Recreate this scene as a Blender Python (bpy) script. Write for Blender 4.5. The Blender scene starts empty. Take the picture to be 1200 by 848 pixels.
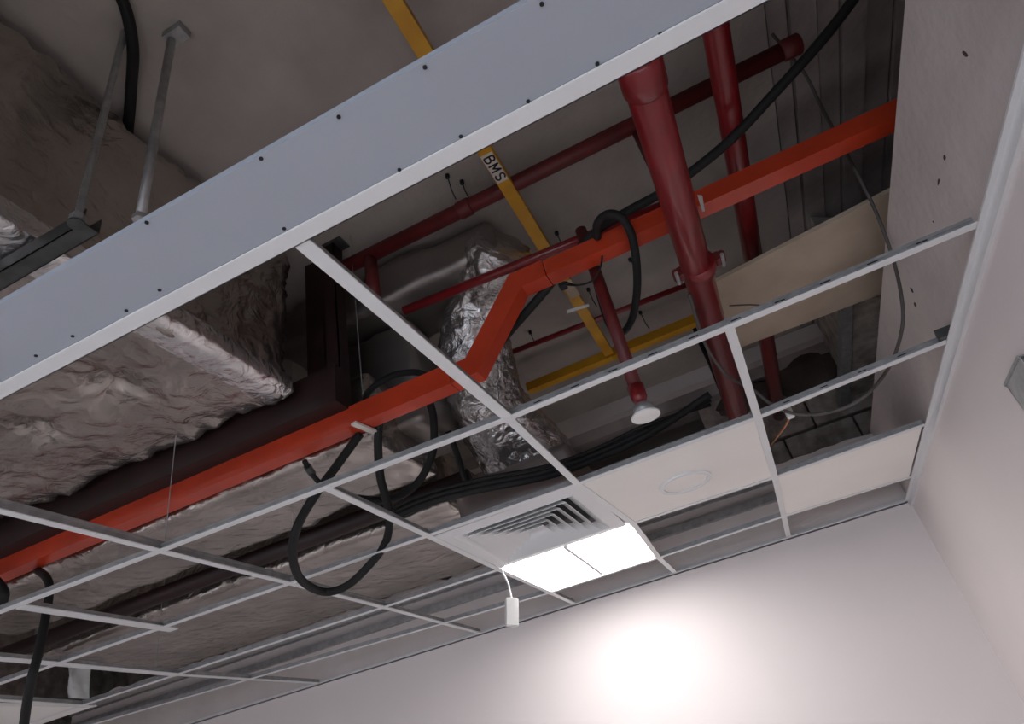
import bpy, bmesh, math, random
from mathutils import Vector, Matrix, noise
random.seed(7)
S = bpy.context.scene
COL = S.collection
H = 2.4                                   # height of the suspended grid above the floor
# ------------------------------------------------------------------ camera
F = 764.26
ROT = ((0.89225029, 0.40918226, -0.19094319), (-0.37681683, 0.44174755, -0.81416717), (-0.24879407, 0.7983915, 0.54833614))
CP = Vector((0.499, -1.441, -0.836 + H))
cd = bpy.data.cameras.new('camera'); cam = bpy.data.objects.new('camera', cd); COL.objects.link(cam)
cd.sensor_width = 36; cd.lens = F / 1200 * 36; cd.clip_start = 0.02
r0, r1, r2 = [Vector(r) for r in ROT]
cam.matrix_world = Matrix(((r0.x, -r1.x, -r2.x, CP.x), (r0.y, -r1.y, -r2.y, CP.y), (r0.z, -r1.z, -r2.z, CP.z), (0, 0, 0, 1)))
S.camera = cam
# ------------------------------------------------------------------ light
w = bpy.data.worlds.new('world'); S.world = w; w.use_nodes = True
w.node_tree.nodes['Background'].inputs[0].default_value = (0.55, 0.7, 1, 1)
w.node_tree.nodes['Background'].inputs[1].default_value = 0.6
def area(name, loc, size, energy, col, rot):
    l = bpy.data.lights.new(name, 'AREA'); l.shape = 'RECTANGLE'; l.size, l.size_y = size; l.energy = energy; l.color = col
    o = bpy.data.objects.new(name, l); COL.objects.link(o); o.location = loc; o.rotation_euler = rot; return o
# daylight entering by the window in the rear wall behind the camera
area('window_daylight', (0.1, -4.35, 1.35), (2.4, 1.3), 46, (0.72, 0.86, 1.0), (math.radians(50), 0, 0))
# fill light added at a made-up left window to brighten the right wall
area('side_fill_light', (-4.55, -3.0, 1.35), (2.2, 1.2), 26, (0.95, 0.95, 1.0), (0, math.radians(-82), 0))
PANEL_EMIT = 14.3
S.view_settings.view_transform = 'Standard'; S.view_settings.look = 'None'
S.view_settings.gamma = 1; S.view_settings.use_curve_mapping = False
S.view_settings.exposure = 0.41
# ------------------------------------------------------------------ helpers
def ray(px, py):
    a, b = (px - 600) / F, (py - 424) / F
    return r0 * a + r1 * b + r2
def at(px, py, z=None, y=None, x=None):     # point seen at a pixel, on the plane at height z above the grid (or y / x)
    d = ray(px, py)
    if z is not None: t = (z + H - CP.z) / d.z
    elif y is not None: t = (y - CP.y) / d.y
    else: t = (x - CP.x) / d.x
    p = CP + d * t; return Vector((p.x, p.y, p.z - H))
V = Vector
def lin(c): return tuple(((v / 255) / 12.92 if v / 255 < .04045 else ((v / 255 + .055) / 1.055) ** 2.4) for v in c) + (1,)
MATS = {}
def mat(name, rgb, rough=.6, metal=0, noise_s=8, var=.15, bump=.0, bs=40, dark=None, emit=None, detail=5, coat=0):
    m = bpy.data.materials.new(name); m.use_nodes = True; nt = m.node_tree; b = nt.nodes['Principled BSDF']
    c = lin(rgb); tc = nt.nodes.new('ShaderNodeTexCoord'); n = nt.nodes.new('ShaderNodeTexNoise')
    n.inputs['Scale'].default_value = noise_s; n.inputs['Detail'].default_value = detail
    nt.links.new(tc.outputs['Object'], n.inputs['Vector'])
    r = nt.nodes.new('ShaderNodeValToRGB'); e = r.color_ramp.elements
    lo = lin(dark) if dark else tuple(v * (1 - var) for v in c[:3]) + (1,)
    e[0].color = lo; e[1].color = c; e[0].position = .35; e[1].position = .65
    nt.links.new(n.outputs['Fac'], r.inputs['Fac']); nt.links.new(r.outputs['Color'], b.inputs['Base Color'])
    b.inputs['Roughness'].default_value = rough; b.inputs['Metallic'].default_value = metal
    b.inputs['Coat Weight'].default_value = coat
    if bump:
        n2 = nt.nodes.new('ShaderNodeTexNoise'); n2.inputs['Scale'].default_value = bs; n2.inputs['Detail'].default_value = 6
        nt.links.new(tc.outputs['Object'], n2.inputs['Vector'])
        bp = nt.nodes.new('ShaderNodeBump'); bp.inputs['Strength'].default_value = bump; bp.inputs['Distance'].default_value = .01
        nt.links.new(n2.outputs['Fac'], bp.inputs['Height']); nt.links.new(bp.outputs['Normal'], b.inputs['Normal'])
    if emit:
        b.inputs['Emission Color'].default_value = (1, .975, .97, 1); b.inputs['Emission Strength'].default_value = emit
    MATS[name] = m; return m
mat('wall_paint', (226, 217, 215), .75, var=.03, noise_s=2, bump=.05, bs=120)
mat('wall_upper', (214, 204, 200), .9, var=.08, noise_s=5, bump=.3, bs=30)
mat('slab', (178, 170, 162), .95, noise_s=2.2, dark=(156, 148, 142), bump=.35, bs=26)
mat('slab_old', (178, 166, 162), .95, noise_s=3, dark=(136, 124, 121), bump=.5, bs=22)
mat('concrete', (206, 198, 188), .95, noise_s=9, dark=(140, 130, 122), bump=.6, bs=35)
mat('block', (172, 158, 148), .95, noise_s=12, dark=(126, 112, 104), bump=.8, bs=30)
mat('white_paint', (226, 226, 226), .45, var=.02)
mat('galvanised', (176, 176, 176), .45, .6, noise_s=30, var=.25)
mat('dull_steel', (96, 98, 96), .5, .7, noise_s=20, var=.3)
mat('board_blue', (166, 171, 180), .7, noise_s=3, var=.04)
mat('tile_white', (246, 242, 236), .8, noise_s=3, var=.03, bump=.1, bs=200)
mat('beige_board', (200, 182, 162), .8, noise_s=4, dark=(178, 160, 140), bump=.1)
mat('orange_paint', (196, 62, 32), .36, noise_s=6, var=.22, bump=.05, coat=.2)
mat('red_pipe', (130, 28, 33), .3, noise_s=9, var=.22, coat=.3)
mat('dark_red', (104, 30, 30), .5, noise_s=9, var=.3)
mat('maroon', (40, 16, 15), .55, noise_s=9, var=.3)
mat('yellow_paint', (216, 160, 34), .42, noise_s=5, dark=(186, 130, 20))
mat('black_rubber', (12, 11, 11), .75, noise_s=20, var=.3, bump=.1, bs=90)
mat('grey_cable', (84, 78, 74), .5)
mat('copper_wire', (176, 112, 66), .5)
mat('black_ink', (14, 14, 16), .6)
mat('label_white', (222, 214, 205), .6)
mat('screw', (46, 46, 50), .5, .6)
mat('dark_cavity', (84, 70, 64), .95, noise_s=6, var=.4)
mat('floor', (214, 208, 206), .6, noise_s=3, var=.08)
mat('glass', (150, 170, 190), .1)
mat('plastic_white', (236, 234, 230), .35)
mat('light_diffuser', (255, 250, 245), .5, emit=PANEL_EMIT)
def foil(name, rgb, rough, bump, scale):
    m = mat(name, rgb, rough, .92, noise_s=3, var=.25); nt = m.node_tree; b = nt.nodes['Principled BSDF']
    tc = nt.nodes.new('ShaderNodeTexCoord'); v = nt.nodes.new('ShaderNodeTexVoronoi'); v.feature = 'SMOOTH_F1'; v.inputs['Scale'].default_value = scale
    n = nt.nodes.new('ShaderNodeTexNoise'); n.inputs['Scale'].default_value = scale * .6; n.inputs['Detail'].default_value = 8; n.inputs['Distortion'].default_value = 1.5
    mx = nt.nodes.new('ShaderNodeMath'); mx.operation = 'MULTIPLY_ADD'; mx.inputs[1].default_value = .5
    nt.links.new(tc.outputs['Object'], n.inputs['Vector']); nt.links.new(tc.outputs['Object'], v.inputs['Vector'])
    nt.links.new(v.outputs['Distance'], mx.inputs[0]); nt.links.new(n.outputs['Fac'], mx.inputs[2])
    bp = nt.nodes.new('ShaderNodeBump'); bp.inputs['Strength'].default_value = bump; bp.inputs['Distance'].default_value = .02
    nt.links.new(mx.outputs[0], bp.inputs['Height']); nt.links.new(bp.outputs['Normal'], b.inputs['Normal']); return m
foil('foil', (196, 188, 181), .25, .6, 16)
foil('foil_dull', (170, 162, 158), .5, .25, 10)
foil('foil_crinkled', (232, 228, 226), .24, .9, 26)
foil('foil_highlight', (244, 242, 242), .2, .6, 26)  # paler foil, the ridge highlight is put into its colour

def world_origin(o):
    p = V((0, 0, 0))
    while o: p += o.location; o = o.parent
    return p
def obj(name, bm, m, parent=None, label=None, smooth=False, center=True):
    """link the bmesh (grid coordinates) as one mesh object standing at its real place"""
    for v in bm.verts: v.co.z += H
    base = V((0, 0, 0))
    if center and bm.verts:
        xs = [v.co.x for v in bm.verts]; ys = [v.co.y for v in bm.verts]; zs = [v.co.z for v in bm.verts]
        base = V(((min(xs) + max(xs)) / 2, (min(ys) + max(ys)) / 2, min(zs)))
    for v in bm.verts: v.co -= base
    bmesh.ops.recalc_face_normals(bm, faces=bm.faces)
    me = bpy.data.meshes.new(name); bm.to_mesh(me); bm.free()
    if smooth:
        for p in me.polygons: p.use_smooth = True
    me.materials.append(MATS[m]); o = bpy.data.objects.new(name, me); COL.objects.link(o)
    if parent is not None:
        o.parent = parent; o.location = base - world_origin(parent)
    else: o.location = base
    if label: o['label'] = label
    return o
def tag(o, label, cat, group=None):
    o['label'] = label; o['category'] = cat
    if group: o['group'] = group
    return o
def thing(name, label, cat, loc, group=None):
    o = bpy.data.objects.new(name, None); COL.objects.link(o); o.location = V(loc) + V((0, 0, H)); o.empty_display_size = .05
    return tag(o, label, cat, group)
def struct(name, bm, m, parent=None, **k):
    o = obj(name, bm, m, parent, **k)
    if parent is None: o['kind'] = 'structure'
    return o
def NB(): return bmesh.new()
def box(bm, a, b, bev=0):
    a, b = V(a), V(b); lo = V([min(a[i], b[i]) for i in range(3)]); hi = V([max(a[i], b[i]) for i in range(3)])
    vs = [bm.verts.new((x, y, z)) for x in (lo.x, hi.x) for y in (lo.y, hi.y) for z in (lo.z, hi.z)]
    fs = [bm.faces.new([vs[i] for i in q]) for q in ((0, 1, 3, 2), (4, 6, 7, 5), (0, 4, 5, 1), (2, 3, 7, 6), (0, 2, 6, 4), (1, 5, 7, 3))]
    if bev: bmesh.ops.bevel(bm, geom=list({e for f in fs for e in f.edges}), offset=bev, segments=2, affect='EDGES')
    return bm
def prism(bm, pts, n):                       # polygon pts extruded by vector n
    n = V(n); a = [bm.verts.new(p) for p in pts]; b = [bm.verts.new(V(p) + n) for p in pts]
    bm.faces.new(a); bm.faces.new(b[::-1]); k = len(pts)
    for i in range(k): bm.faces.new([a[i], a[(i + 1) % k], b[(i + 1) % k], b[i]])
    return bm
def bar(bm, a, b, wd, z0, z1):               # bar of plan width wd from a to b (x, y), heights z0..z1
    a, b = V((a[0], a[1], 0)), V((b[0], b[1], 0)); d = (b - a).normalized(); s = V((-d.y, d.x, 0)) * wd / 2
    return prism(bm, [p + V((0, 0, z0)) for p in (a + s, a - s, b - s, b + s)], (0, 0, z1 - z0))
def smooth_path(pts, sub=6):
    pts = [V(p) for p in pts]; out = []
    for i in range(len(pts) - 1):
        p0 = pts[max(i - 1, 0)]; p1 = pts[i]; p2 = pts[i + 1]; p3 = pts[min(i + 2, len(pts) - 1)]
        for k in range(sub):
            t = k / sub
            out.append(.5 * ((2 * p1) + (p2 - p0) * t + (2 * p0 - 5 * p1 + 4 * p2 - p3) * t * t + (3 * p1 - p0 - 3 * p2 + p3) * t ** 3))
    out.append(pts[-1]); return out
def tube(bm, pts, r, n=10, rf=None, disp=None):
    pts = [V(p) for p in pts]; k = len(pts); rings = []; up = None
    for i, p in enumerate(pts):
        d = (pts[min(i + 1, k - 1)] - pts[max(i - 1, 0)]).normalized()
        if up is None: up = d.orthogonal().normalized()
        up = (up - d * up.dot(d)).normalized(); s = d.cross(up)
        rr = rf(i, k) if rf else r; ring = []
        for j in range(n):
            a = 2 * math.pi * j / n; u = up * math.cos(a) + s * math.sin(a); q = p + u * rr
            if disp: q += u * disp(q)
            ring.append(bm.verts.new(q))
        rings.append(ring)
    for i in range(k - 1):
        for j in range(n): bm.faces.new([rings[i][j], rings[i][(j + 1) % n], rings[i + 1][(j + 1) % n], rings[i + 1][j]])
    bm.faces.new(rings[0]); bm.faces.new(rings[-1][::-1]); return bm
def crink(p, a=1.0):
    v = noise.noise(p * 5) * .012 + (abs(noise.noise(p * 14)) - .25) * .012 + (abs(noise.noise(p * 34 + V((3, 1, 2)))) - .25) * .006
    return v * a
def foil_box(lo, hi, r=.03, step=.025, amp=1.0, pins=(), taper=None):
    bm = NB(); lo, hi = V(lo), V(hi); ax = range(3)
    n = [max(2, int((hi[i] - lo[i]) / step)) for i in ax]; cache = {}
    ilo, ihi = lo + V((r, r, r)), hi - V((r, r, r)); cen = (lo + hi) / 2
    def P(i, j, k):
        key = (i, j, k)
        if key in cache: return cache[key]
        p = V((lo.x + (hi.x - lo.x) * i / n[0], lo.y + (hi.y - lo.y) * j / n[1], lo.z + (hi.z - lo.z) * k / n[2]))
        c = V([min(max(p[a], ilo[a]), ihi[a]) for a in ax]); d = p - c
        nn = d.normalized() if d.length > 1e-9 else V((0, 0, -1)); q = c + nn * r
        edge = sum(1 for a in ax if abs(d[a]) > 1e-6) >= 2
        q += nn * crink(q, amp * (2.4 if edge else 1))
        for (x, y, s) in pins:                               # pin of the insulation pulls the foil into a star
            dx, dy = q.x - x, q.y - y; rr = math.hypot(dx, dy)
            if rr < s * 3 and k == 0:
                q.z += .05 * math.exp(-(rr / s) ** 1.6) * (1 + .55 * math.cos(11 * math.atan2(dy, dx) + 2 * math.sin(3 * math.atan2(dy, dx))) * min(1, rr / s * 1.5))
        cache[key] = bm.verts.new(q); return cache[key]
    for a in ax:
        b, c = [q for q in ax if q != a]
        for side in (0, n[a]):
            for i in range(n[b]):
                for j in range(n[c]):
                    ids = []
                    for di, dj in ((0, 0), (1, 0), (1, 1), (0, 1)):
                        t = [0, 0, 0]; t[a] = side; t[b] = i + di; t[c] = j + dj; ids.append(P(*t))
                    bm.faces.new(ids)
    return bm
def disc(bm, c, r, z0, z1, n=32):
    return prism(bm, [V((c[0] + r * math.cos(2 * math.pi * i / n), c[1] + r * math.sin(2 * math.pi * i / n), z0)) for i in range(n)], (0, 0, z1 - z0))
def ring(bm, c, ri, ro, z0, z1, n=40):
    vs = []
    for i in range(n):
        a = 2 * math.pi * i / n; ca, sa = math.cos(a), math.sin(a)
        vs.append([bm.verts.new((c[0] + r * ca, c[1] + r * sa, z)) for r, z in ((ri, z0), (ro, z0), (ro, z1), (ri, z1))])
    for i in range(n):
        for j in range(4): bm.faces.new([vs[i][j], vs[i][(j + 1) % 4], vs[(i + 1) % n][(j + 1) % 4], vs[(i + 1) % n][j]])
    return bm

# ------------------------------------------------------------------ setting
XR, YB = 1.193, 2.242                         # right wall, back wall
XL, YR = -4.6, -4.4
SZ = 1.17                                     # underside of the concrete slab above the grid
struct('floor', box(NB(), (XL - .1, YR - .1, -H - .1), (XR + .1, YB + .1, -H)), 'floor')
struct('wall_back', box(NB(), (XL, YB, -H), (XR + .1, YB + .12, -.008)), 'wall_paint')
struct('wall_right', box(NB(), (XR, YR, -H), (XR + .12, YB, -.001)), 'wall_paint')
bm = NB(); box(bm, (XL - .12, YR, -H), (XL, -4.1, 0)); box(bm, (XL - .12, -1.9, -H), (XL, YB, 0)); box(bm, (XL - .12, -4.1, -H), (XL, -1.9, -1.65)); box(bm, (XL - .12, -4.1, -.45), (XL, -1.9, 0))
struct('wall_left', bm, 'wall_paint')
bm = NB()
for y in (-4.07, -3.0, -1.93): box(bm, (XL - .09, y - .03, -1.65), (XL - .03, y + .03, -.45))
for z in (-1.62, -.48): box(bm, (XL - .09, -4.1, z - .03), (XL - .03, -1.9, z + .03))
struct('added_window_2', bm, 'white_paint')  # invented window frame, added to go with the side fill light
bm = NB(); wx0, wx1, wz0, wz1 = -1.3, 1.0, -1.75, -.35
box(bm, (XL, YR - .12, -H), (wx0, YR, 0)); box(bm, (wx1, YR - .12, -H), (XR + .12, YR, 0))
box(bm, (wx0, YR - .12, -H), (wx1, YR, wz0)); box(bm, (wx0, YR - .12, wz1), (wx1, YR, 0))
struct('wall_rear', bm, 'wall_paint')
bm = NB()
for x in (wx0, (wx0 + wx1) / 2, wx1): box(bm, (x - .03, YR - .09, wz0), (x + .03, YR - .03, wz1))
for z in (wz0, wz1): box(bm, (wx0, YR - .09, z - .03), (wx1, YR - .03, z + .03))
struct('window_1', bm, 'white_paint')
# partitions carry on 0.4 above the grid and stop short of the slab
bm = NB(); box(bm, (XR + .002, YR, .0), (XR + .118, YB + .1, .4))
o = struct('wall_right_upper', bm, 'wall_upper'); 
bm = NB(); n = 90; top = []
for i in range(n + 1):
    x = XL + (XR - XL) * i / n; top.append(V((x, YB, .385 + .03 * noise.noise(V((x * 9, 0, 0))) + .012 * noise.noise(V((x * 40, 1, 0))))))
prism(bm, [V((XL, YB, .012))] + top + [V((XR, YB, .012))], (0, .1, 0))
struct('wall_back_upper', bm, 'wall_upper')
struct('trim_1', box(NB(), (XL, YB - .035, .195), (XR, YB, .235)), 'galvanised')
struct('trim_2', box(NB(), (XL, YB - .02, .295), (XR, YB, .305)), 'galvanised')
bm = NB(); box(bm, (XL, YB - .022, -.002), (XR - .02, YB - .0, .002)); box(bm, (XL, YB - .002, .0), (XR - .02, YB + .001, .014))
struct('trim_3', bm, 'white_paint')
bm = NB(); box(bm, (XR - .026, YR, -.004), (XR, YB - .022, .0)); box(bm, (XR - .012, YR, -.03), (XR, YB, -.004)); box(bm, (XR - .003, YR, .0), (XR + .002, YB, .03))
struct('trim_4', bm, 'white_paint')
# slab: cast panels with recessed joints
ceil = bpy.data.objects.new('ceiling', None); COL.objects.link(ceil); ceil.location = (0, 0, H + SZ); ceil['kind'] = 'structure'
xs = [-5.4, -2.9, 1.16]; 
ys = [-4.8, -2.6, .96, 2.0, 3.3]
for i in range(len(xs) - 1):
    for j in range(len(ys) - 1):
        obj('slab_panel', box(NB(), (xs[i] + .003, ys[j] + .003, SZ + .002 * ((i + j) % 2)), (xs[i + 1] - .003, ys[j + 1] - .003, SZ + .08)), 'slab', ceil)
ribs = [1.16, 1.235, 1.33, 1.41, 1.5, 1.6, 1.8, 2.2, 2.9]
for i in range(len(ribs) - 1):
    z = SZ + (.012, -.004, .01, -.006, .014, 0, .02, 0)[i]
    obj('formwork_strip', box(NB(), (ribs[i] + .004, -4.8, z), (ribs[i + 1] - .004, 3.3, SZ + .08)), 'slab_old', ceil, label='darker board-marked concrete strip' if i == 0 else None)
obj('slab_backing', box(NB(), (-5.5, -4.9, SZ + .08), (3, 3.4, SZ + .16)), 'slab_old', ceil)
# concrete downstand beam and the far walls of the void
struct('trim_5', box(NB(), (-5.4, 2.36, 1.075), (2.9, 2.44, SZ)), 'wall_upper')
bm = box(NB(), (-5.4, 2.44, 1.0), (2.9, 2.7, SZ)); struct('trim_6', bm, 'slab_old')
struct('wall_void_back', box(NB(), (-5.5, 3.3, -.1), (3, 3.4, SZ + .1)), 'block')
struct('wall_void_left', box(NB(), (-5.5, -4.9, -.1), (-5.4, 3.4, SZ + .1)), 'block')
struct('wall_void_right', box(NB(), (2.9, -4.9, -.1), (3, 3.4, SZ + .1)), 'block')
struct('wall_void_rear', box(NB(), (-5.5, -4.9, -.1), (3, -4.8, SZ + .1)), 'block')
struct('trim_7', box(NB(), (XR + .12, -4.9, -.1), (3, 3.4, .0)), 'slab_old')
struct('trim_8', box(NB(), (-5.5, YB + .12, -.1), (XR + .1, 3.4, .0)), 'slab_old')
struct('trim_9', box(NB(), (-5.5, -4.9, -.1), (XL - .12, 3.4, .0)), 'slab_old')
# closed plasterboard ceiling over the room behind the open strip
struct('ceiling_rear', box(NB(), (XL, YR, .0), (XR, -1.75, .012)), 'tile_white')

# ------------------------------------------------------------------ plasterboard margin with screws
ya, yb_, yc = -.966, -.830, -.797
o = thing('plasterboard_margin', 'broad blue-white plasterboard band crossing the open ceiling from lower left to top', 'ceiling board', (0, -.88, .0))
obj('board', box(NB(), (XL, ya, 0), (XR - .027, yb_, .0125), .001), 'board_blue', o)
bm = NB(); box(bm, (XL, yb_, -.004), (XR - .027, yc, .0)); box(bm, (XL, yc - .002, -.004), (XR - .027, yc, .04))
obj('edge_trim', bm, 'white_paint', o, label='brighter white metal edge strip')
sc = None
for q in ((397, 137), (306, 186), (498, 79), (635, 5), (774, 40), (619, 119), (468, 199), (187, 340), (148, 364), (85, 394), (42, 417), (172, 261), (333, 268), (540, 160), (700, 75)):
    p = at(*q, z=-.001)
    if sc is None:
        sc = obj('screw', disc(NB(), p, .0032, -.0015, .001, 10), 'screw', o); p_0 = p
    else:
        c = sc.copy(); c.location = sc.location + (p - p_0); COL.objects.link(c)

# ------------------------------------------------------------------ suspended grid
TN = [0]
def tee(a, b, label, name='cross_tee', wd=.024, group=None, web=.022, slots=False):
    a, b = V(a), V(b); m = (a + b) / 2; dd_ = (b - a).normalized() * .016
    if b.y < YB - .03 and b.x < XR - .03: b = b + dd_
    if a.y > yc + .01: a = a - dd_
    TN[0] += 1; zo = (0 if name == 'main_tee' else -.0006) - TN[0] * .00006
    t = thing(name, label, 'ceiling grid bar', (m.x, m.y, 0), group)
    obj('flange', bar(NB(), a, b, wd, -.001 + zo, .001), 'white_paint', t)
    bm = NB(); bar(bm, a, b, .0015, .001, web - .006); bar(bm, a, b, .006, web - .008, web)
    obj('web', bm, 'galvanised', t)
    d = (b - a); L = d.length; d.normalize()
    if slots:                                        # punched slots, each a small dark recess plate on the web
        n = int(L / .1); c = a + d * (L / n); s0 = obj('slot', bar(NB(), c - d * .012, c + d * .012, .0025, .011, .015), 'black_ink', t)
        for i in range(2, n):
            s1 = s0.copy(); s1.location = s0.location + d * (L / n * (i - 1)); COL.objects.link(s1)
    return t
Z0 = lambda x, y: at(x, y, z=0)
N = {}
for k, q in {'2m3': (30, 711), '2m2': (192, 646), '2m1': (386, 573), '20': (596, 490), '21': (855, 385), '2w': (1160, 257),
             '3m4': (85, 779), '3m3': (200, 737), '3m2': (344, 684), '3m1': (505, 629), '30': (677, 567), '31': (888, 489), '3w': (1109, 400),
             '4m4': (207, 790), '4m2': (450, 711), '4m1': (585, 667), '40': (742, 613), '41': (908, 559), '4w': (1088, 496),
             '5m4': (290, 797), '5m2': (520, 730), '5m1': (645, 694), '50': (772, 653), '51': (917, 605), '5w': (1072, 557),
             'wm4': (372, 800), 'wm2': (565, 742), 'wm1': (673, 707), 'w0': (795, 674), 'w1': (925, 632)}.items(): N[k] = Z0(*q)
def ext(a, b, L):
    d = (N[b] - N[a]).normalized(); return N[a] - d * L
def yclip(k):
    p = N[k].copy(); p.y = min(p.y, YB - .023); return p
for k in list(N):
    if k[0] == 'w': N[k].y = YB - .022
    if k[1] == 'w': N[k].x = XR - .027
tee(ext('2m2', '2m1', 2.2), N['20'], 'white grid bar running left from the central crossing, under the orange trunking', 'main_tee')
tee(N['20'], N['2w'], 'white grid bar from the central crossing up to the right wall, nearest long one', 'main_tee', slots=True)
tee(ext('3m2', '3m1', 2.6), N['30'], 'thin white grid bar ending at the air diffuser, passing above the hanging black loop', 'main_tee')
tee(N['30'], N['31'], 'short white grid bar along the near edge of the speaker tile')
tee(N['31'], N['3w'], 'white grid bar with a wire tied to it, ending at the dark wall bracket', slots=True)
tee(ext('4m2', '4m1', 3.0), N['4m1'], 'thin white grid bar running left from the corner where the white box hangs', 'main_tee')
tee(N['40'], N['41'], 'white grid bar along the far edge of the speaker tile')
tee(N['41'], N['4w'], 'white grid bar along the near edge of the plain tile by the right wall')
tee(ext('5m2', '5m1', 3.0), N['5m1'], 'farthest long thin white grid bar left of the lit panel, just before the back wall', 'main_tee')
tee(N['5m1'], N['50'], 'white grid bar along the far edge of the lit panel')
tee(N['50'], N['51'], 'short white grid bar between the lit panel and the plain tile')
tee(N['51'], N['5w'], 'white grid bar along the far edge of the plain tile by the right wall')
b0 = Z0(357, 287); b0.y = yc
tee(b0, N['20'], 'wide white grid bar from the plasterboard band down to the central crossing', 'main_tee', wd=.03, web=.03)
tee(N['20'], N['30'], 'white grid bar from the central crossing down to the air diffuser')
tee(N['30'], N['40'], 'white grid bar between air diffuser and speaker tile')
tee(N['40'], N['50'], 'white grid bar along the right side of the lit panel')
tee(N['50'], N['w0'], 'short white grid stub from the lit panel right corner to the back wall')
tee(N['21'], N['31'], 'white grid bar beside the lower end of the big red pipe')
tee(N['31'], N['41'], 'white grid bar along the right side of the speaker tile')
tee(N['41'], N['w1'], 'short white grid bar from the speaker tile corner to the back wall')
tee(N['2m1'], N['3m1'], 'white grid bar crossed by the lower black hoses, left of the air diffuser')
tee(N['3m1'], N['4m1'], 'white grid bar along the left side of the air diffuser')
tee(N['4m1'], N['5m1'], 'white grid bar along the left side of the lit panel')
tee(N['5m1'], N['wm1'], 'short white grid stub from the lit panel left corner to the back wall')
tee(ext('2m2', '3m2', 1.3), N['2m2'], 'white grid bar entering at the left edge under the orange trunking', 'main_tee', web=.03)
tee(N['2m2'], N['3m2'], 'white grid bar between two long thin bars, left of the hanging loop', web=.03)
tee(N['3m2'], N['4m2'], 'white grid bar passing behind the bottom of the hanging black loop', web=.028)
tee(N['4m2'], N['wm2'], 'short white grid bar reaching the back wall at lower centre')
tee(N['2m3'], N['3m3'], 'bright white loose grid bar at lower left, above the open dark void', wd=.045)
tee(ext('3m4', '4m4', .8), N['4m4'], 'bright white grid bar at the left edge, directly above the black void', wd=.045)
tee(N['4m4'], N['wm4'], 'dull grid bar at lower left reaching the back wall')
tee(Z0(-60, 816), Z0(108, 827), 'lowest white grid bar in the lower left corner, edging the pale tile', wd=.03)

# bracket where the third bar meets the right wall
p = N['3w']; tag(obj('corner_bracket', prism(NB(), [V((p.x - .02, p.y - .03, .002)), V((p.x + .024, p.y - .03, .002)), V((p.x + .024, p.y + .01, .002)), V((p.x - .01, p.y + .012, .002))], (0, 0, .03)), 'dull_steel'),
    'small dark metal bracket where a grid bar meets the right wall', 'bracket')

# ------------------------------------------------------------------ tiles
def tile(name, a, b, c, d, label, inset=.008):
    cen = (a + b + c + d) / 4; pts = [p + (cen - p).normalized() * inset for p in (a, b, c, d)]
    t = thing(name, label, 'ceiling tile', (cen.x, cen.y, 0))
    obj('panel', prism(NB(), [V((p.x, p.y, .0015)) for p in pts], (0, 0, .014)), 'tile_white', t)
    return t, cen
t, cen = tile('speaker_tile', N['30'], N['31'], N['41'], N['40'], 'white ceiling tile with a round flush speaker ring, right of the lit panel')
sp = at(803, 565, z=0)
obj('speaker_ring', ring(NB(), sp, .082, .098, -.006, .0014), 'white_paint', t, smooth=False)
g = obj('speaker_grille', disc(NB(), sp, .0815, -.001, .0014, 40), 'tile_white', t)
tile('plain_tile', N['41'], N['4w'], N['5w'], N['51'], 'plain white ceiling tile against the right wall, far end')
a = Z0(108, 829); tile('pale_tile', V((a.x, a.y - .56, 0)), V((a.x, a.y, 0)), V((a.x - .58, a.y, 0)), V((a.x - .58, a.y - .56, 0)), 'pale ceiling tile in the lower left corner, below the black void')

# ------------------------------------------------------------------ four-way air diffuser
A, B, C_, D = N['3m1'], N['30'], N['40'], N['4m1']
cen = (A + B + C_ + D) / 4; t = thing('air_diffuser', 'white square four-way louvred air diffuser set before the lit panel', 'air vent', (cen.x, cen.y, 0))
hs = .283
def sq_ring(bm, h0, z0, h1, z1, th=.003):      # sloping square collar
    P = []
    for h, z in ((h0, z0), (h1, z1), (h1, z1 + th), (h0, z0 + th)):
        P.append([bm.verts.new((cen.x + sx * h, cen.y + sy * h, z)) for sx, sy in ((-1, -1), (1, -1), (1, 1), (-1, 1))])
    for i in range(4):
        for j in range(4): bm.faces.new([P[i][j], P[i][(j + 1) % 4], P[(i + 1) % 4][(j + 1) % 4], P[(i + 1) % 4][j]])
    return bm
obj('outer_frame', sq_ring(NB(), .292, .0, .234, -.006), 'white_paint', t)
for i in range(6):
    h = .236 - i * .037
    obj('louvre', sq_ring(NB(), h, -.008, max(h - .040, .006), .026, .002), 'white_paint', t)
obj('core', box(NB(), (cen.x - .22, cen.y - .22, .032), (cen.x + .22, cen.y + .22, .036)), 'dull_steel', t)
obj('neck', box(NB(), (cen.x - .24, cen.y - .24, .028), (cen.x + .24, cen.y + .24, .03)), 'dull_steel', t)
tag(foil_o := obj('plenum_box', foil_box((cen.x - .25, cen.y - .15, .04), (cen.x + .25, cen.y + .25, .24), .02, .03, .4), 'foil_dull', smooth=True),
    'grey insulated box sitting above the air diffuser', 'duct box')

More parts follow.
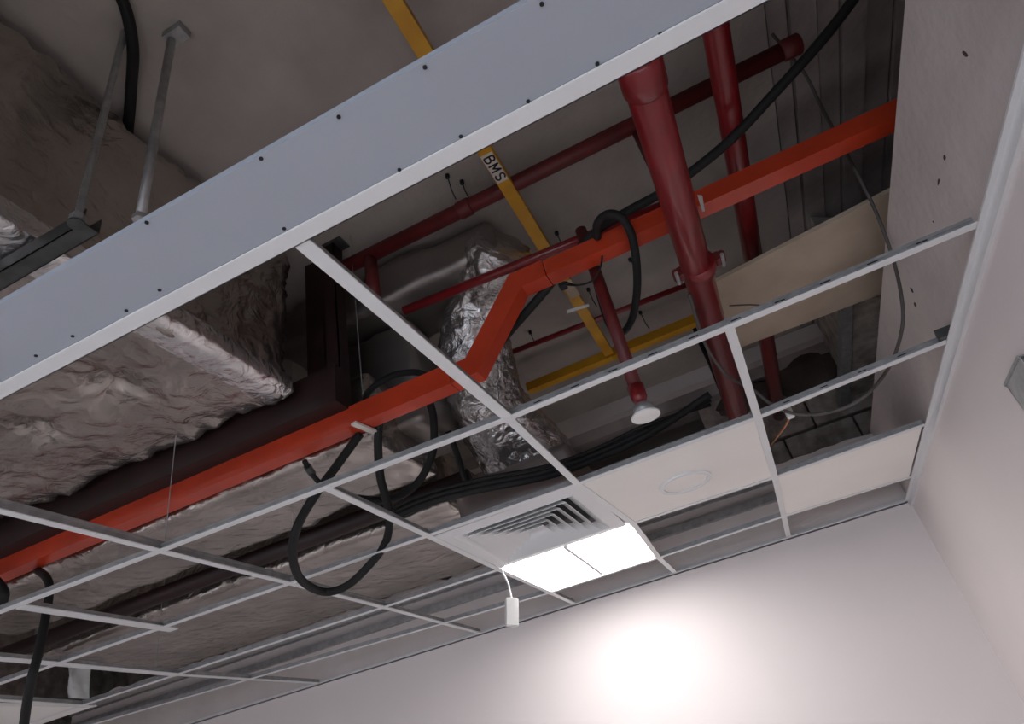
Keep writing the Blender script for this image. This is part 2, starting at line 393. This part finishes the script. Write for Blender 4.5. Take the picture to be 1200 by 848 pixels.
# ------------------------------------------------------------------ lit panel
A, B, C_, D = N['4m1'], N['40'], N['50'], N['5m1']
cen = (A + B + C_ + D) / 4; t = thing('ceiling_light', 'glowing square ceiling light split in two bright panels beside the diffuser', 'ceiling light', (cen.x, cen.y, 0))
def lerp(a, b, k): return a + (b - a) * k
def quad(u0, u1, v0, v1): return [lerp(lerp(A, B, u), lerp(D, C_, u), v) for u, v in ((u0, v0), (u1, v0), (u1, v1), (u0, v1))]
for u0, u1 in ((.03, .485), (.515, .97)):
    obj('light_diffuser', prism(NB(), [V((p.x, p.y, .003)) for p in quad(u0, u1, .04, .94)], (0, 0, .01)), 'light_diffuser', t)
obj('divider', prism(NB(), [V((p.x, p.y, .0)) for p in quad(.487, .513, .02, .96)], (0, 0, .014)), 'white_paint', t)
bm = NB(); prism(bm, [V((p.x, p.y, .016)) for p in quad(.02, .98, .03, .97)], (0, 0, .06)); obj('housing', bm, 'white_paint', t)

for lx, ll in ((.75, 'glowing'),):  # unseen fixture added to raise the ambient light
  t = thing('ceiling_light', ll + ' square ceiling light added out of view behind the open strip as fill', 'ceiling light', (lx, -2.6, 0))
  for sx in (-.15, .15): obj('light_diffuser', box(NB(), (lx + sx - .14, -2.88, -.012), (lx + sx + .14, -2.32, -.002)), 'light_diffuser', t)
  bm = NB(); box(bm, (lx - .3, -2.9, -.008), (lx + .3, -2.88, 0)); box(bm, (lx - .3, -2.32, -.008), (lx + .3, -2.3, 0)); box(bm, (lx - .3, -2.88, -.008), (lx - .29, -2.32, 0)); box(bm, (lx + .29, -2.88, -.008), (lx + .3, -2.32, 0))
  obj('frame', bm, 'white_paint', t)

# white box hanging from the corner of the lit panel
top = N['4m1'] + V((.01, .0, -.002)); bt = at(600, 703, y=top.y)
t = thing('hanging_sensor', 'small white plastic box dangling on a white lead below the lit panel corner', 'sensor', (bt.x, bt.y, bt.z))
obj('lead', tube(NB(), [top, lerp(top, bt, .5) + V((.008, 0, 0)), bt], .0045, 8), 'plastic_white', t)
q0 = at(592, 704, y=top.y); q1 = at(603, 737, y=top.y)
bm = box(NB(), (-.028, -.012, -.115), (.028, .012, 0), .004); bmesh.ops.rotate(bm, verts=bm.verts, matrix=Matrix.Rotation(.7, 3, 'Z') @ Matrix.Rotation(.2, 3, 'Y'))
bmesh.ops.translate(bm, verts=bm.verts, vec=bt + V((0, 0, .008))); obj('housing', bm, 'plastic_white', t)

# ------------------------------------------------------------------ orange trunking
o = thing('orange_trunking', 'orange square cable trunking crossing the whole void with one sloping step up', 'trunking', (-.1, .22, .3))
y0, y1 = .19, .252
def trunk(bm, prof, h):                        # prof: list of (x, z) of the underside
    up = [V((x, y0, z)) for x, z in prof]; hi = []
    for i, (x, z) in enumerate(prof):
        d0 = V((prof[i][0] - prof[i - 1][0], prof[i][1] - prof[i - 1][1])) if i else V((prof[1][0] - prof[0][0], prof[1][1] - prof[0][1]))
        d1 = V((prof[i + 1][0] - prof[i][0], prof[i + 1][1] - prof[i][1])) if i < len(prof) - 1 else d0
        d = (d0.normalized() + d1.normalized()).normalized(); nrm = V((-d.y, d.x)); k = h / max(.5, nrm.dot(V((-d1.normalized().y, d1.normalized().x))))
        hi.append(V((x + nrm.x * k, y0, z + nrm.y * k)))
    return prism(bm, up + hi[::-1], (0, y1 - y0, 0))
xe0 = at(548, 425, z=.3).x; xe1 = at(612, 337, z=.55).x
obj('lower_run', trunk(NB(), [(-4.4, .3), (xe0 - .1, .3)], .078), 'orange_paint', o)
obj('elbow', trunk(NB(), [(xe0 - .097, .3), (xe0, .3), (xe1, .55), (xe1 + .09, .55)], .07), 'orange_paint', o)
obj('upper_run', trunk(NB(), [(xe1 + .093, .55), (2.1, .55)], .062), 'orange_paint', o)
p = at(425, 497, z=.29); obj('joint_clip', bar(NB(), (p.x - .02, y0 - .02), (p.x + .0, y1 + .03), .022, .288, .296), 'label_white', o, label='small pale metal clip')
# ------------------------------------------------------------------ red pipes
def pipe(name, pts, r, m, label, cat='pipe', collars=(), group=None, n=20):
    pts = [V(p) for p in pts]; t = thing(name, label, cat, tuple(pts[0]), group)
    obj('tube', tube(NB(), pts, r, n), m, t, smooth=True)
    for c0, c1, k in collars: obj('coupling', tube(NB(), [lerp(c0, c1, q) for q in (0, .08, .5, .92, 1)], r * k, n, rf=lambda i, kk: r * (k if 0 < i < 4 else 1.02)), m, t, smooth=True)
    return t
z1p = .40
a = at(757, 105, z=z1p); b = at(866, 490, z=z1p); d = (b - a).normalized()
c2 = at(819, 312, z=z1p)
t = pipe('fire_main_pipe', [a - d * 1.6, b + d * .15], .046, 'red_pipe', 'thickest glossy red pipe passing under the orange trunking, with bolted coupling',
    collars=[(a - d * .09, a - d * .0, 1.12), (c2 - d * .022, c2 + d * .022, 1.14)])
for sx in (-1, 1):
    side = d.cross(V((0, 0, 1))).normalized() * sx
    bm = NB(); tube(bm, [c2 + side * .058 - d * .018, c2 + side * .058 + d * .018], .016, 10); tube(bm, [c2 + side * .072 - d * .02, c2 + side * .072 + d * .02], .012, 10)
    obj('coupling_lug', bm, 'dark_red', t)
    bm = tube(NB(), [c2 + side * .072 - V((0, 0, .012)) - d * .03, c2 + side * .072 - V((0, 0, .012)) + d * .03], .006, 8); obj('bolt', bm, 'galvanised', t)
a2 = at(843, 60, z=.76); b2 = at(906, 445, z=.76); d2 = (b2 - a2).normalized()
pipe('red_riser_pipe', [a2 - d2 * 1.5, b2 + d2 * .5], .037, 'red_pipe', 'red pipe behind the thickest one, passing above the orange trunking and pale board')
pa, pb = at(395, 318, z=1.03), at(938, 50, z=1.03); dd = (pb - pa).normalized()
t = pipe('red_ceiling_pipe', [pa, pb], .03, 'dark_red', 'long dark red pipe close under the slab, crossing behind the yellow trunking', collars=[(lerp(pa, pb, .3), lerp(pa, pb, .33), 1.15), (lerp(pa, pb, .965), pb, 1.2)])
k = lerp(pa, pb, .085); obj('branch', tube(NB(), [k, k - V((0, 0, .24))], .026, 14), 'dark_red', t, smooth=True)
k = at(748, 150, z=1.03); obj('branch', tube(NB(), [k, k - V((0, 0, .6))], .028, 14), 'dark_red', t, smooth=True)
pipe('sprinkler_supply_pipe', [at(474, 364, y=.33), at(800, 232, y=.33)], .019, 'red_pipe', 'straight slim red pipe leaving the orange trunking step toward the left', n=14)
pipe('slim_red_pipe', [at(588, 417, z=1.02), at(835, 322, z=1.02)], .014, 'red_pipe', 'thinnest red pipe, beyond the orange trunking just before the far yellow trunking', n=12)
# sprinkler drop and head
hp = at(757, 488, z=-.004)
t = thing('sprinkler_drop', 'dark red drop pipe ending in a round white sprinkler cover plate', 'sprinkler', (hp.x, hp.y, 0))
top = V((hp.x + .0, hp.y + .02, .78))
obj('drop_pipe', tube(NB(), [V((hp.x, hp.y, .085)), top], .0205, 16), 'dark_red', t, smooth=True)
obj('reducer', tube(NB(), [V((hp.x, hp.y, .04)), V((hp.x, hp.y, .06)), V((hp.x, hp.y, .10))], .02, 14, rf=lambda i, k: (.014, .024, .026)[i]), 'red_pipe', t, smooth=True)
obj('head_cup', tube(NB(), [V((hp.x, hp.y, .004)), V((hp.x, hp.y, .03)), V((hp.x, hp.y, .045))], .02, 14, rf=lambda i, k: (.034, .03, .012)[i]), 'galvanised', t, smooth=True)
obj('cover_plate', disc(NB(), hp, .043, -.004, .0005, 32), 'plastic_white', t)

# ------------------------------------------------------------------ yellow trunking
zy = 1.0
p0, p1, p2, p3 = at(443, -5, z=zy), at(474, -5, z=zy), at(720, 415, z=zy), at(694, 425, z=zy)
xa, xb = .106, .155
t = thing('yellow_trunking_marked', 'yellow trunking labelled BMS running away from the camera', 'trunking', (.13, 0, zy))
ye = at(708, 418, z=zy).y
def skew(y): return -.018 * (y - 0) / 1.5
bm = NB(); prism(bm, [V((xa + skew(-2), -2, zy)), V((xb + skew(-2), -2, zy)), V((xb + skew(ye), ye, zy)), V((xa + skew(ye), ye, zy))], (0, 0, .04))
obj('channel', bm, 'yellow_paint', t)
q = at(678, 361, z=zy - .004); obj('saddle_clip', bar(NB(), (q.x - .055, q.y - .01), (q.x + .05, q.y + .01), .02, zy - .006, zy - .001), 'plastic_white', t, label='white saddle strap')
q = at(668, 340, z=zy); obj('tape_band', prism(NB(), [V((xa - .001, q.y - .07, zy - .002)), V((xb - .005, q.y - .07, zy - .002)), V((xb - .005, q.y + .06, zy - .002)), V((xa - .004, q.y + .06, zy - .002))], (0, 0, .0015)), 'beige_board', t, label='pale worn band')
lp = at(576, 199, z=zy - .002); lp.x = .129
obj('label_plate', box(NB(), (lp.x - .022, lp.y - .07, zy - .0025), (lp.x + .022, lp.y + .07, zy - .0005)), 'label_white', t, label='white sticker under black lettering')
def arc(cx_, cy_, rx, ry, a0, a1, n=8): return [(cx_ + rx * math.cos(math.radians(a0 + (a1 - a0) * i / n)), cy_ + ry * math.sin(math.radians(a0 + (a1 - a0) * i / n))) for i in range(n + 1)]
GL = {'letter_b': [[(0, 0), (0, .04)], [(0, .04), (.012, .04)] + arc(.012, .031, .010, .009, 90, -90) + [(0, .022)], [(0, .022), (.013, .022)] + arc(.013, .011, .012, .011, 90, -90) + [(0, 0)]],
      'letter_m': [[(0, 0), (0, .04), (.014, .012), (.028, .04), (.028, 0)]],
      'letter_s': [arc(.012, .030, .012, .010, 20, 270) + arc(.012, .010, .012, .010, 90, -160)]}
for gi, (gn, strokes) in enumerate(GL.items()):            # reading direction runs along +y, letter tops towards +x
    bm = NB(); hw = .0036
    for st in strokes:
        L_, R_ = [], []
        for q in range(len(st)):
            p_, n_ = V(st[max(q - 1, 0)] + (0,)), V(st[min(q + 1, len(st) - 1)] + (0,)); dv = (n_ - p_).normalized(); nv = V((-dv.y, dv.x, 0)); c_ = V(st[q] + (0,))
            ww = hw * (1.25 if gn == 'letter_m' and 0 < q < 4 else 1)
            L_.append(c_ + nv * ww); R_.append(c_ - nv * ww)
        f_ = lambda q: bm.verts.new((lp.x - .0165 + q.y * .88, lp.y + (-.056, -.015, .032)[gi] + q.x, zy - .0032))
        for q in range(len(st) - 1):
            if gn == 'letter_m':                            # straight strokes with square ends
                A_, B_ = V(st[q] + (0,)), V(st[q + 1] + (0,)); dv = (B_ - A_).normalized(); nv = V((-dv.y, dv.x, 0)) * hw; A_ -= dv * hw * .6; B_ += dv * hw * .6
                bm.faces.new([f_(A_ + nv), f_(A_ - nv), f_(B_ - nv), f_(B_ + nv)])
            else: bm.faces.new([f_(L_[q]), f_(R_[q]), f_(R_[q + 1]), f_(L_[q + 1])])
    g_ = bmesh.ops.extrude_face_region(bm, geom=bm.faces[:]); bmesh.ops.translate(bm, verts=[v for v in g_['geom'] if isinstance(v, bmesh.types.BMVert)], vec=(0, 0, .0006))
    obj('letter', bm, 'black_ink', t, label='black capital letter ' + gn[-1].upper())
t = thing('yellow_trunking_far', 'yellow trunking along the far side, meeting the labelled one at its end', 'trunking', (.2, 1.6, zy))
a, b = at(622, 462, z=zy), at(822, 381, z=zy)
for nm, u0, u1 in (('channel', 0, .5), ('channel', .502, 1.0)):
    obj(nm, prism(NB(), [lerp(a, b, u0) + V((0, -.05, 0)), lerp(a, b, u1) + V((0, -.05, 0)), lerp(a, b, u1), lerp(a, b, u0)], (0, 0, .05)), 'yellow_paint', t)

# ------------------------------------------------------------------ ducts
px1, px2 = at(133, 455, z=.45), at(40, 505, z=.45)
t = thing('large_foil_duct', 'largest foil-wrapped duct at left, with star-shaped dimples underneath', 'duct', (-1.6, -1.2, .45))
obj('casing', foil_box((-2.75, -3.4, .45), (-.78, .10, 1.11), .05, .017, 1.0, pins=[(px1.x, px1.y, .085), (px2.x, px2.y, .06)]), 'foil', t, smooth=True)
bm = NB(); nx = 70                                       # crinkled foil tape, its paler colour painting the highlight on the lower edge
prev = None
for i in range(nx + 1):
    y = -3.3 + 3.38 * i / nx; row = []
    for u in range(9):
        s = -.12 + .24 * u / 8
        if s < 0: p = V((-.785 + .055 * 0 + s * .8, y, .446))
        else: p = V((-.772, y, .456 + s * .5))
        p += V((.7, 0, -.7)).normalized() * (.006 + .012 * (abs(noise.noise(V((s * 30, y * 18, 2)))) + .7 * abs(noise.noise(V((s * 60, y * 50, 5)))))) * (1 if 0 < u < 8 else .2)
        row.append(bm.verts.new(p))
    if prev:
        for u in range(8): bm.faces.new([prev[u], prev[u + 1], row[u + 1], row[u]])
    prev = row
obj('highlight_tape', bm, 'foil_highlight', t, smooth=True, label='crinkled foil tape coloured paler as the highlight along the lower edge')

def duct(name, lo, hi, label, m='foil', r=.03, amp=.8, pins=()):
    return tag(obj(name, foil_box(lo, hi, r, .03, amp, pins), m, smooth=True), label, 'duct')
duct('foil_duct', (-3.1, .33, .32), (-.62, .80, .62), 'pale foil duct running just beyond the orange trunking', pins=(), amp=.7)
duct('foil_duct', (-3.35, 1.08, .30), (-.72, 2.02, .60), 'widest pale foil duct near the back wall, behind the hanging black loop', amp=.7)
duct('upper_duct', (-1.1, .36, .93), (-.02, .72, 1.12), 'grey duct under the slab with a shiny foil end beside the yellow trunking', 'foil_dull', amp=1.0)
duct('riser_duct', (-.86, .5, .42), (-.50, .86, .92), 'dull grey duct standing behind the sloping step of the orange trunking', 'foil_dull', amp=.6)
path = smooth_path([at(588, 288, z=.96), at(565, 350, z=.9), at(555, 410, z=.76), at(570, 470, z=.6), at(602, 515, z=.48), at(624, 540, z=.4), at(632, 560, z=.34)], 16)
def ringd(q): return .006 * math.sin(q.z * 130 + q.y * 90) + crink(q, 1.6)
tag(obj('flexible_duct', tube(NB(), path, .135, 40, rf=lambda i, k: .115 + .075 * min(1, i / k * 1.3), disp=ringd), 'foil_crinkled', smooth=True), 'crumpled silver flexible duct curving down from the slab to the air diffuser', 'duct')
# dark maroon strips added as the shade in the gaps beside the ducts
tag(obj('gap_shade_strip', tube(NB(), [V((-4.2, .94, .33)), V((-.55, .94, .33))], .04, 16), 'maroon', smooth=True), 'dark maroon strip added as shade in the gap between the two pale foil ducts', 'pipe')
tag(obj('gap_shade_strip', box(NB(), (-4.2, .12, .37), (-.62, .19, .52)), 'maroon'), 'dark maroon strip added as gap shade directly above the left run of the orange trunking', 'channel')
# small foil duct end with tag beyond
# vertical dark channel
cx = at(396, 470, z=.42)
t = thing('steel_hanger_channel', 'upright dark brown steel channel rising beside the large foil duct', 'support', (cx.x, cx.y, .38))
bm = NB(); box(bm, (cx.x - .03, cx.y - .02, .38), (cx.x + .03, cx.y - .015, SZ)); box(bm, (cx.x - .03, cx.y - .02, .38), (cx.x - .026, cx.y + .03, SZ)); box(bm, (cx.x - .15, cx.y + .03, .38), (cx.x + .03, cx.y + .04, SZ)); box(bm, (cx.x + .026, cx.y - .02, .38), (cx.x + .03, cx.y + .03, SZ))  # wide back sheet is added to paint the gap beside the duct dark
obj('channel', bm, 'maroon', t)
bm = NB(); box(bm, (cx.x - .07, cx.y - .03, SZ - .006), (cx.x + .07, cx.y + .04, SZ)); obj('head_plate', bm, 'dull_steel', t)

# strut and threaded rods at upper left
e0 = at(108, 262, z=.4); yk = e0.y
t = thing('duct_support_strut', 'dark steel strut carrying the large foil duct at the left edge', 'support', (e0.x - .6, yk, .38))
bm = NB(); x0s = -2.9
box(bm, (x0s, yk - .02, .385), (e0.x, yk - .0175, .43)); box(bm, (x0s, yk + .0175, .385), (e0.x, yk + .02, .43)); box(bm, (x0s, yk - .02, .385), (e0.x, yk + .02, .388))
obj('channel', bm, 'dull_steel', t)
for (qx, qy, sh, tt) in ((92, 252, .009, 'thinner'), (165, 252, .0115, 'thicker')):
    p = at(qx, qy, z=.41); q = V((p.x, p.y, SZ)); n = 120 if tt == 'thinner' else 2
    bm = tube(NB(), [lerp(p, q, i / n) for i in range(n + 1)], sh, 12, rf=(lambda i, k: .0095 if i % 2 else .008) if tt == 'thinner' else None)
    r = thing('threaded_rod', 'thin threaded steel rod rising from the end of the dark strut' if tt == 'thinner' else 'smooth dull steel rod right of the threaded one, bracketed to the slab', 'rod', tuple(p))
    obj('rod', bm, 'galvanised', r, smooth=True)
    obj('nut', disc(NB(), p, .017, .392, .406, 6), 'galvanised', r)
    if tt == 'thicker': obj('slab_bracket', box(NB(), (q.x - .015, q.y - .02, SZ - .03), (q.x + .05, q.y + .02, SZ - .0)), 'galvanised', r)
    else: obj('washer', disc(NB(), p, .018, .38, .384, 20), 'dull_steel', r)

# ------------------------------------------------------------------ black hoses
def hose(label, pts, r, m='black_rubber', name='black_hose', cat='hose', sub=8):
    o = obj(name, tube(NB(), smooth_path(pts, sub), r, 12), m, smooth=True); return tag(o, label, cat)
zt = .15
P = lambda x, y, z: at(x, y, z=z)
hose('black hose hanging as the big open loop below the grid at centre left',
     [P(445, 488, .34), P(443, 520, .26), P(446, 560, .18), P(456, 600, .1), P(452, 635, .03), P(430, 665, -.03), P(405, 687, -.06), P(378, 693, -.06), P(352, 678, -.05), P(343, 650, -.02), P(348, 618, .03), P(368, 582, .1), P(395, 545, .2), P(422, 508, .3)], .015)
hose('short black hose with a coupling, joining the big loop at a V',
     [P(357, 540, .27), P(364, 553, .25), P(375, 566, .22), P(382, 572, .18)], .0095)
tag(obj('hose_coupling', tube(NB(), [P(360, 546, .262), P(366, 555, .25)], .014, 12), 'dull_steel'), 'small dark metal coupling on the short hose under the orange trunking', 'coupling')
hose('black hose curving up to the right from the crossing of the big loop',
     [P(500, 462, .42), P(508, 490, .38), P(507, 530, .3), P(492, 562, .24), P(470, 580, .2), P(445, 586, .18), P(420, 584, .17)], .015)
hose('black hose descending past the right side of the loops into the plenum', [P(525, 505, .4), P(535, 530, .33), P(545, 565, .3), P(548, 590, .3)], .012)
hose('black hose arching over the orange trunking left of the central grid bar',
     [P(432, 500, .33), P(428, 470, .45), P(436, 455, .5), P(460, 440, .52), P(487, 436, .5), P(506, 442, .45)], .012)
for k, (dz, dy, lab) in enumerate(((0, 0, 'lowest'), (.016, 6, 'middle'), (.03, 12, 'topmost'))):
    hose(lab + ' strand of the black hose bundle running behind the air diffuser to the right',
         [P(462, 606 - dy, .08 + dz), P(500, 590 - dy, .08 + dz), P(560, 574 - dy, .08 + dz), P(640, 558 - dy, .08 + dz), P(700, 537 - dy, .11 + dz), P(760, 509 - dy, .12 + dz), P(832, 462 + dy, .16 + dz)], .013 - .003 * k)
hose('black hose end hanging at the far left under the orange trunking', [P(44, 668, .3), P(54, 676, .22), P(58, 692, .15), P(52, 730, .02), P(45, 765, -.1), P(36, 800, -.2), P(28, 850, -.3), P(24, 900, -.4)], .015)
hose('black hose at the left image edge, just under the orange trunking', [at(-18, 668, z=.31), P(2, 690, .2), P(2, 705, .16), P(-8, 722, .14)], .02)
# long upper cable and its coil
hose('thick black cable slanting from the top right behind the big red pipe to the coil',
     [P(1010, -14, .8), P(965, 45, .74), P(905, 112, .68), P(860, 160, .64), P(815, 198, .62), P(775, 226, .62), P(735, 248, .62), P(700, 270, .64), P(665, 308, .6), P(635, 345, .55), P(600, 385, .5), P(574, 418, .46)], .015)
hose('coil of black cable looped over the orange trunking left of the big red pipe',
     [P(700, 278, .6), P(700, 262, .6), P(712, 251, .58), P(728, 255, .56), P(740, 275, .53), P(746, 310, .5), P(746, 345, .5), P(740, 375, .52), P(728, 390, .56), P(714, 380, .6), P(704, 350, .64), P(696, 318, .68)], .0135)
t = thing('cable_connector', 'small black connector with two thin leads in front of the yellow trunking', 'connector', tuple(P(660, 335, .5)))
c = P(660, 335, .5); obj('plug', box(NB(), c - V((.012, .014, .008)), c + V((.012, .014, .008)), .002), 'black_ink', t)
for dz in (0, .012): obj('lead', tube(NB(), smooth_path([c + V((.01, 0, dz)), P(678, 334, .5 + dz), P(695, 328, .5 + dz), P(704, 312, .52 + dz), P(706, 296, .56)]), .003, 8), 'black_rubber', t, smooth=True)
hose('thin dark cable sagging past the pale board and around to the grid bar',
     [P(905, 40, 1.1), P(942, 85, 1.03), P(965, 130, .9), P(1000, 195, .6), P(1025, 245, .45), P(1044, 295, .33), P(1056, 345, .19), P(1057, 385, .11), P(1042, 430, .05), P(1012, 465, -.015), P(975, 482, -.02), P(935, 485, .0), P(905, 474, .03), P(880, 455, .1), P(850, 438, .2), P(825, 400, .3), P(808, 345, .38)], .0055, 'grey_cable', 'thin_cable', 'cable')
hose('thin dark wire lying across the face of the pale board', [P(855, 358, .56), P(880, 357, .55), P(905, 358, .545), P(925, 352, .55)], .003, 'grey_cable', 'thin_cable', 'cable')
hose('thick dark cable hanging behind the lower end of the big red pipe', [P(811, 378, SZ), P(820, 400, 1.0), P(832, 425, .8), P(842, 450, .66), P(850, 470, .6)], .012)
hose('bare copper-coloured wire end hanging from the tied grid bar on the right', [P(926, 487, .03), P(921, 498, .02), P(912, 510, .03), P(903, 521, .05)], .0035, 'copper_wire', 'wire_end', 'wire')
p = P(926, 486, .01); tag(obj('wire_tie', box(NB(), p - V((.012, .012, .01)), p + V((.012, .012, .035)), .003), 'plastic_white'), 'little clear plastic tie on the grid bar right of the speaker tile', 'cable tie')
hose('thick black cable hanging down the slab at the top left, between the two rods', [P(140, -8, 1.15), P(150, 20, 1.14), P(156, 60, 1.12), P(154, 100, 1.145), P(152, 130, 1.145), P(148, 175, 1.145)], .016)
# white label on upper trunking
p = at(821, 238, y=y0 - .006); tag(obj('paper_tag', prism(NB(), [at(817, 228, y=y0 - .006), at(823, 229, y=y0 - .006), at(826, 247, y=y0 - .006), at(823, 248, y=y0 - .006)], (0, .002, 0)), 'label_white'), 'small white paper tag where the big red pipe passes the orange trunking', 'tag')

# ------------------------------------------------------------------ hanger wires
def wire(qx, qy, z, label, x=None, top=SZ):
    p = at(qx, qy, z=z); bm = tube(NB(), [p, V((p.x, p.y, top))], .0016, 6)
    return tag(obj('hanger_wire', bm, 'galvanised'), label, 'wire')
wire(192, 645, .03, 'thin steel hanger wire above the left grid crossing')
wire(425, 462, .4, 'thin pale hanger wire dropping to the orange trunking left of the central bar')
wire(343, 683, .03, 'thin hanger wire above the grid crossing behind the black loop')
wire(182, 783, .02, 'thin hanger wire above the lower left white bar')
for k, (qx, qy, L, lab) in enumerate(((524, 205, .14, 'anchor stub left of the labelled yellow trunking, near the plasterboard band'), (541, 212, .1, 'fainter anchor stub just right of the one near the plasterboard band'), (652, 272, .1, 'anchor stub above the orange trunking right of the yellow one'), (621, 388, .08, 'anchor stub just above the thinnest red pipe'), (599, 430, .1, 'anchor stub at the left end of the far yellow trunking'), (738, 303, .05, 'tiny anchor stub seen inside the black coil'), (750, 365, .12, 'anchor stub just right of the black coil'), (689, 338, .12, 'anchor stub beside the white saddle strap'))):
    p = at(qx, qy, z=SZ); t = thing('slab_anchor', lab, 'anchor', (p.x, p.y, SZ - .02))
    obj('plug', disc(NB(), p, .009, SZ - .015, SZ, 10), 'screw', t)
    obj('wire_stub', tube(NB(), [p, p + V((.004, .002, -L * .6)), p + V((.012, .005, -L))], .0028, 6), 'dull_steel', t)

# ------------------------------------------------------------------ items around the right-hand opening
zb = .58
c4 = [at(868, 407, z=zb - .01), at(1034, 344, z=zb - .01), at(1040, 226, z=zb + .01), at(855, 322, z=zb + .01)]
c4[0] = c4[0] - (c4[1] - c4[0]) * .2; c4[3] = c4[3] - (c4[2] - c4[3]) * .2
far = c4[1] + (c4[1] - c4[0]) * .35; near = c4[2] + (c4[2] - c4[3]) * .35
tag(obj('loose_board', prism(NB(), [c4[0], far, near, c4[3]], (0, 0, .015)), 'beige_board'), 'beige loose board lying over the pipes near the right wall', 'board')
tag(obj('metal_channel', prism(NB(), [at(988, 358, z=.66), at(1000, 356, z=.66), at(995, 490, z=.66), at(985, 490, z=.66)], (0, 0, .05)), 'galvanised'), 'bare metal channel behind the beige board, beside the mottled concrete edge', 'metal channel')
tag(obj('concrete_nib', prism(NB(), [at(1001, 335, z=.72), at(1045, 335, z=.72), at(1040, 500, z=.72), at(997, 496, z=.72)], (0, 0, .44)), 'concrete'), 'mottled rough concrete edge by the right wall behind the beige board', 'concrete')
def rubble(px, py, z, s, m, label, nm='rubble_lump', cat='rubble'):
    bm = NB(); bmesh.ops.create_icosphere(bm, subdivisions=3, radius=1); c = at(px, py, y=2.49)
    for v in bm.verts:
        d = 1 + .35 * noise.noise(v.co * 1.6 + V((px, py, 0))); v.co = V((v.co.x * s[0] * d, v.co.y * s[1] * d, v.co.z * s[2] * d)) + c
    return tag(obj(nm, bm, m, smooth=False), label, cat)
rubble(880, 465, .9, (.2, .06, .09), 'dark_cavity', 'dark clump of debris left of where the second red pipe ends')
rubble(945, 430, .98, (.24, .06, .16), 'dark_cavity', 'dark brown clump of debris right of the second red pipe end')
rubble(918, 400, 1.1, (.07, .04, .05), 'concrete', 'pale patch of mortar behind the second red pipe')
rubble(868, 425, 1.05, (.05, .04, .05), 'concrete', 'pale mortar lump left of the second red pipe')
b_ = thing('block_wall', 'dark blockwork seen through the gap right of the speaker tile', 'wall blocks', (1.1, 2.5, 0))
for r in range(5):
    for c in range(5):
        x = .4 + c * .4 + (.2 if r % 2 else 0); z = .02 + r * .2
        obj('block', box(NB(), (x + .006, 2.52 + .006 * random.random(), z + .006), (x + .394, 2.6, z + .186), .004), 'block', b_)
# crumpled white sheet at lower left
bm = NB(); a = [(85, 783), (101, 785), (104, 800), (98, 815), (88, 817), (78, 812), (80, 800)]
g = [[None] * 9 for _ in range(11)]
for i in range(11):
    for j in range(9):
        u, v = i / 10, j / 8; px_ = 80 + 22 * v - 4 * math.sin(u * 3); py_ = 777 + 40 * u + 2 * v
        p = at(px_, py_, y=.80 + .03 * noise.noise(V((u * 4, v * 4, 1)))); p.y += .03 * math.sin(v * 7 + u * 2); g[i][j] = bm.verts.new(p)
for i in range(10):
    for j in range(8): bm.faces.new([g[i][j], g[i + 1][j], g[i + 1][j + 1], g[i][j + 1]])
bmesh.ops.solidify(bm, geom=bm.faces[:], thickness=.002)
tag(obj('crumpled_sheet', bm, 'plastic_white', smooth=True), 'crumpled white plastic scrap hanging at the lower left by the black void', 'scrap')
# galvanised bracket at the right edge of the view
c = at(1190, 450, x=XR); t = thing('wall_bracket', 'galvanised metal box bracket on the right wall at the image edge', 'bracket', (XR, c.y, c.z))
pA, pB, pD = at(1182, 449, x=XR - .004), at(1204, 434, x=XR - .004), at(1203, 492, x=XR - .004)
bm = NB(); box(bm, (XR - .012, pA.y - .16, pA.z - .13), (XR - .010, pA.y, pA.z)); box(bm, (XR - .012, pA.y - .003, pA.z - .13), (XR, pA.y, pA.z)); box(bm, (XR - .012, pA.y - .16, pA.z - .003), (XR, pA.y, pA.z))
obj('plate', bm, 'galvanised', t)
obj('lip', box(NB(), (XR - .016, pA.y - .16, pA.z - .006), (XR - .012, pA.y, pA.z + .002)), 'galvanised', t)

# chips and scuffs on the raw upper right wall
for px_, py_, w_, h_ in ((1072, 357, .03, .016), (1068, 340, .02, .02), (1130, 64, .012, .02), (1106, 185, .02, .012), (1099, 213, .03, .007), (1093, 260, .008, .008)):
    c = at(px_, py_, x=XR); bm = NB(); n = 9
    pts = [V((XR + .0008, c.y + w_ * .55 * math.cos(6.283 * i / n) * (.5 + .4 * random.random()), c.z + h_ * .6 * math.sin(6.283 * i / n) * (.5 + .4 * random.random()))) for i in range(n)]
    prism(bm, pts, (.0016, 0, 0)); obj('chip', bm, 'dark_cavity', bpy.data.objects['wall_right_upper'])

for k, (x, y, nm) in enumerate(((-1.3, 1.2, 'thin rod hanging the widest foil duct, towards its right end'), (-2.4, 1.2, 'thin rod hanging the widest foil duct, towards its left end'), (-1.3, .5, 'thin rod hanging the foil duct beyond the trunking, towards its right end'), (-2.4, .5, 'thin rod hanging the foil duct beyond the trunking, towards its left end'))):
    tag(obj('hanger_rod', tube(NB(), [V((x, y, .58)), V((x, y, SZ))], .005, 8), 'galvanised'), nm, 'rod')

a, b = at(100, 613, z=.385), at(224, 559, z=.385)
tag(obj('pale_rod', tube(NB(), [a - (b - a) * 1.2, b], .006, 8), 'beige_board'), 'thin pale rod lying just above the left run of the orange trunking', 'rod')
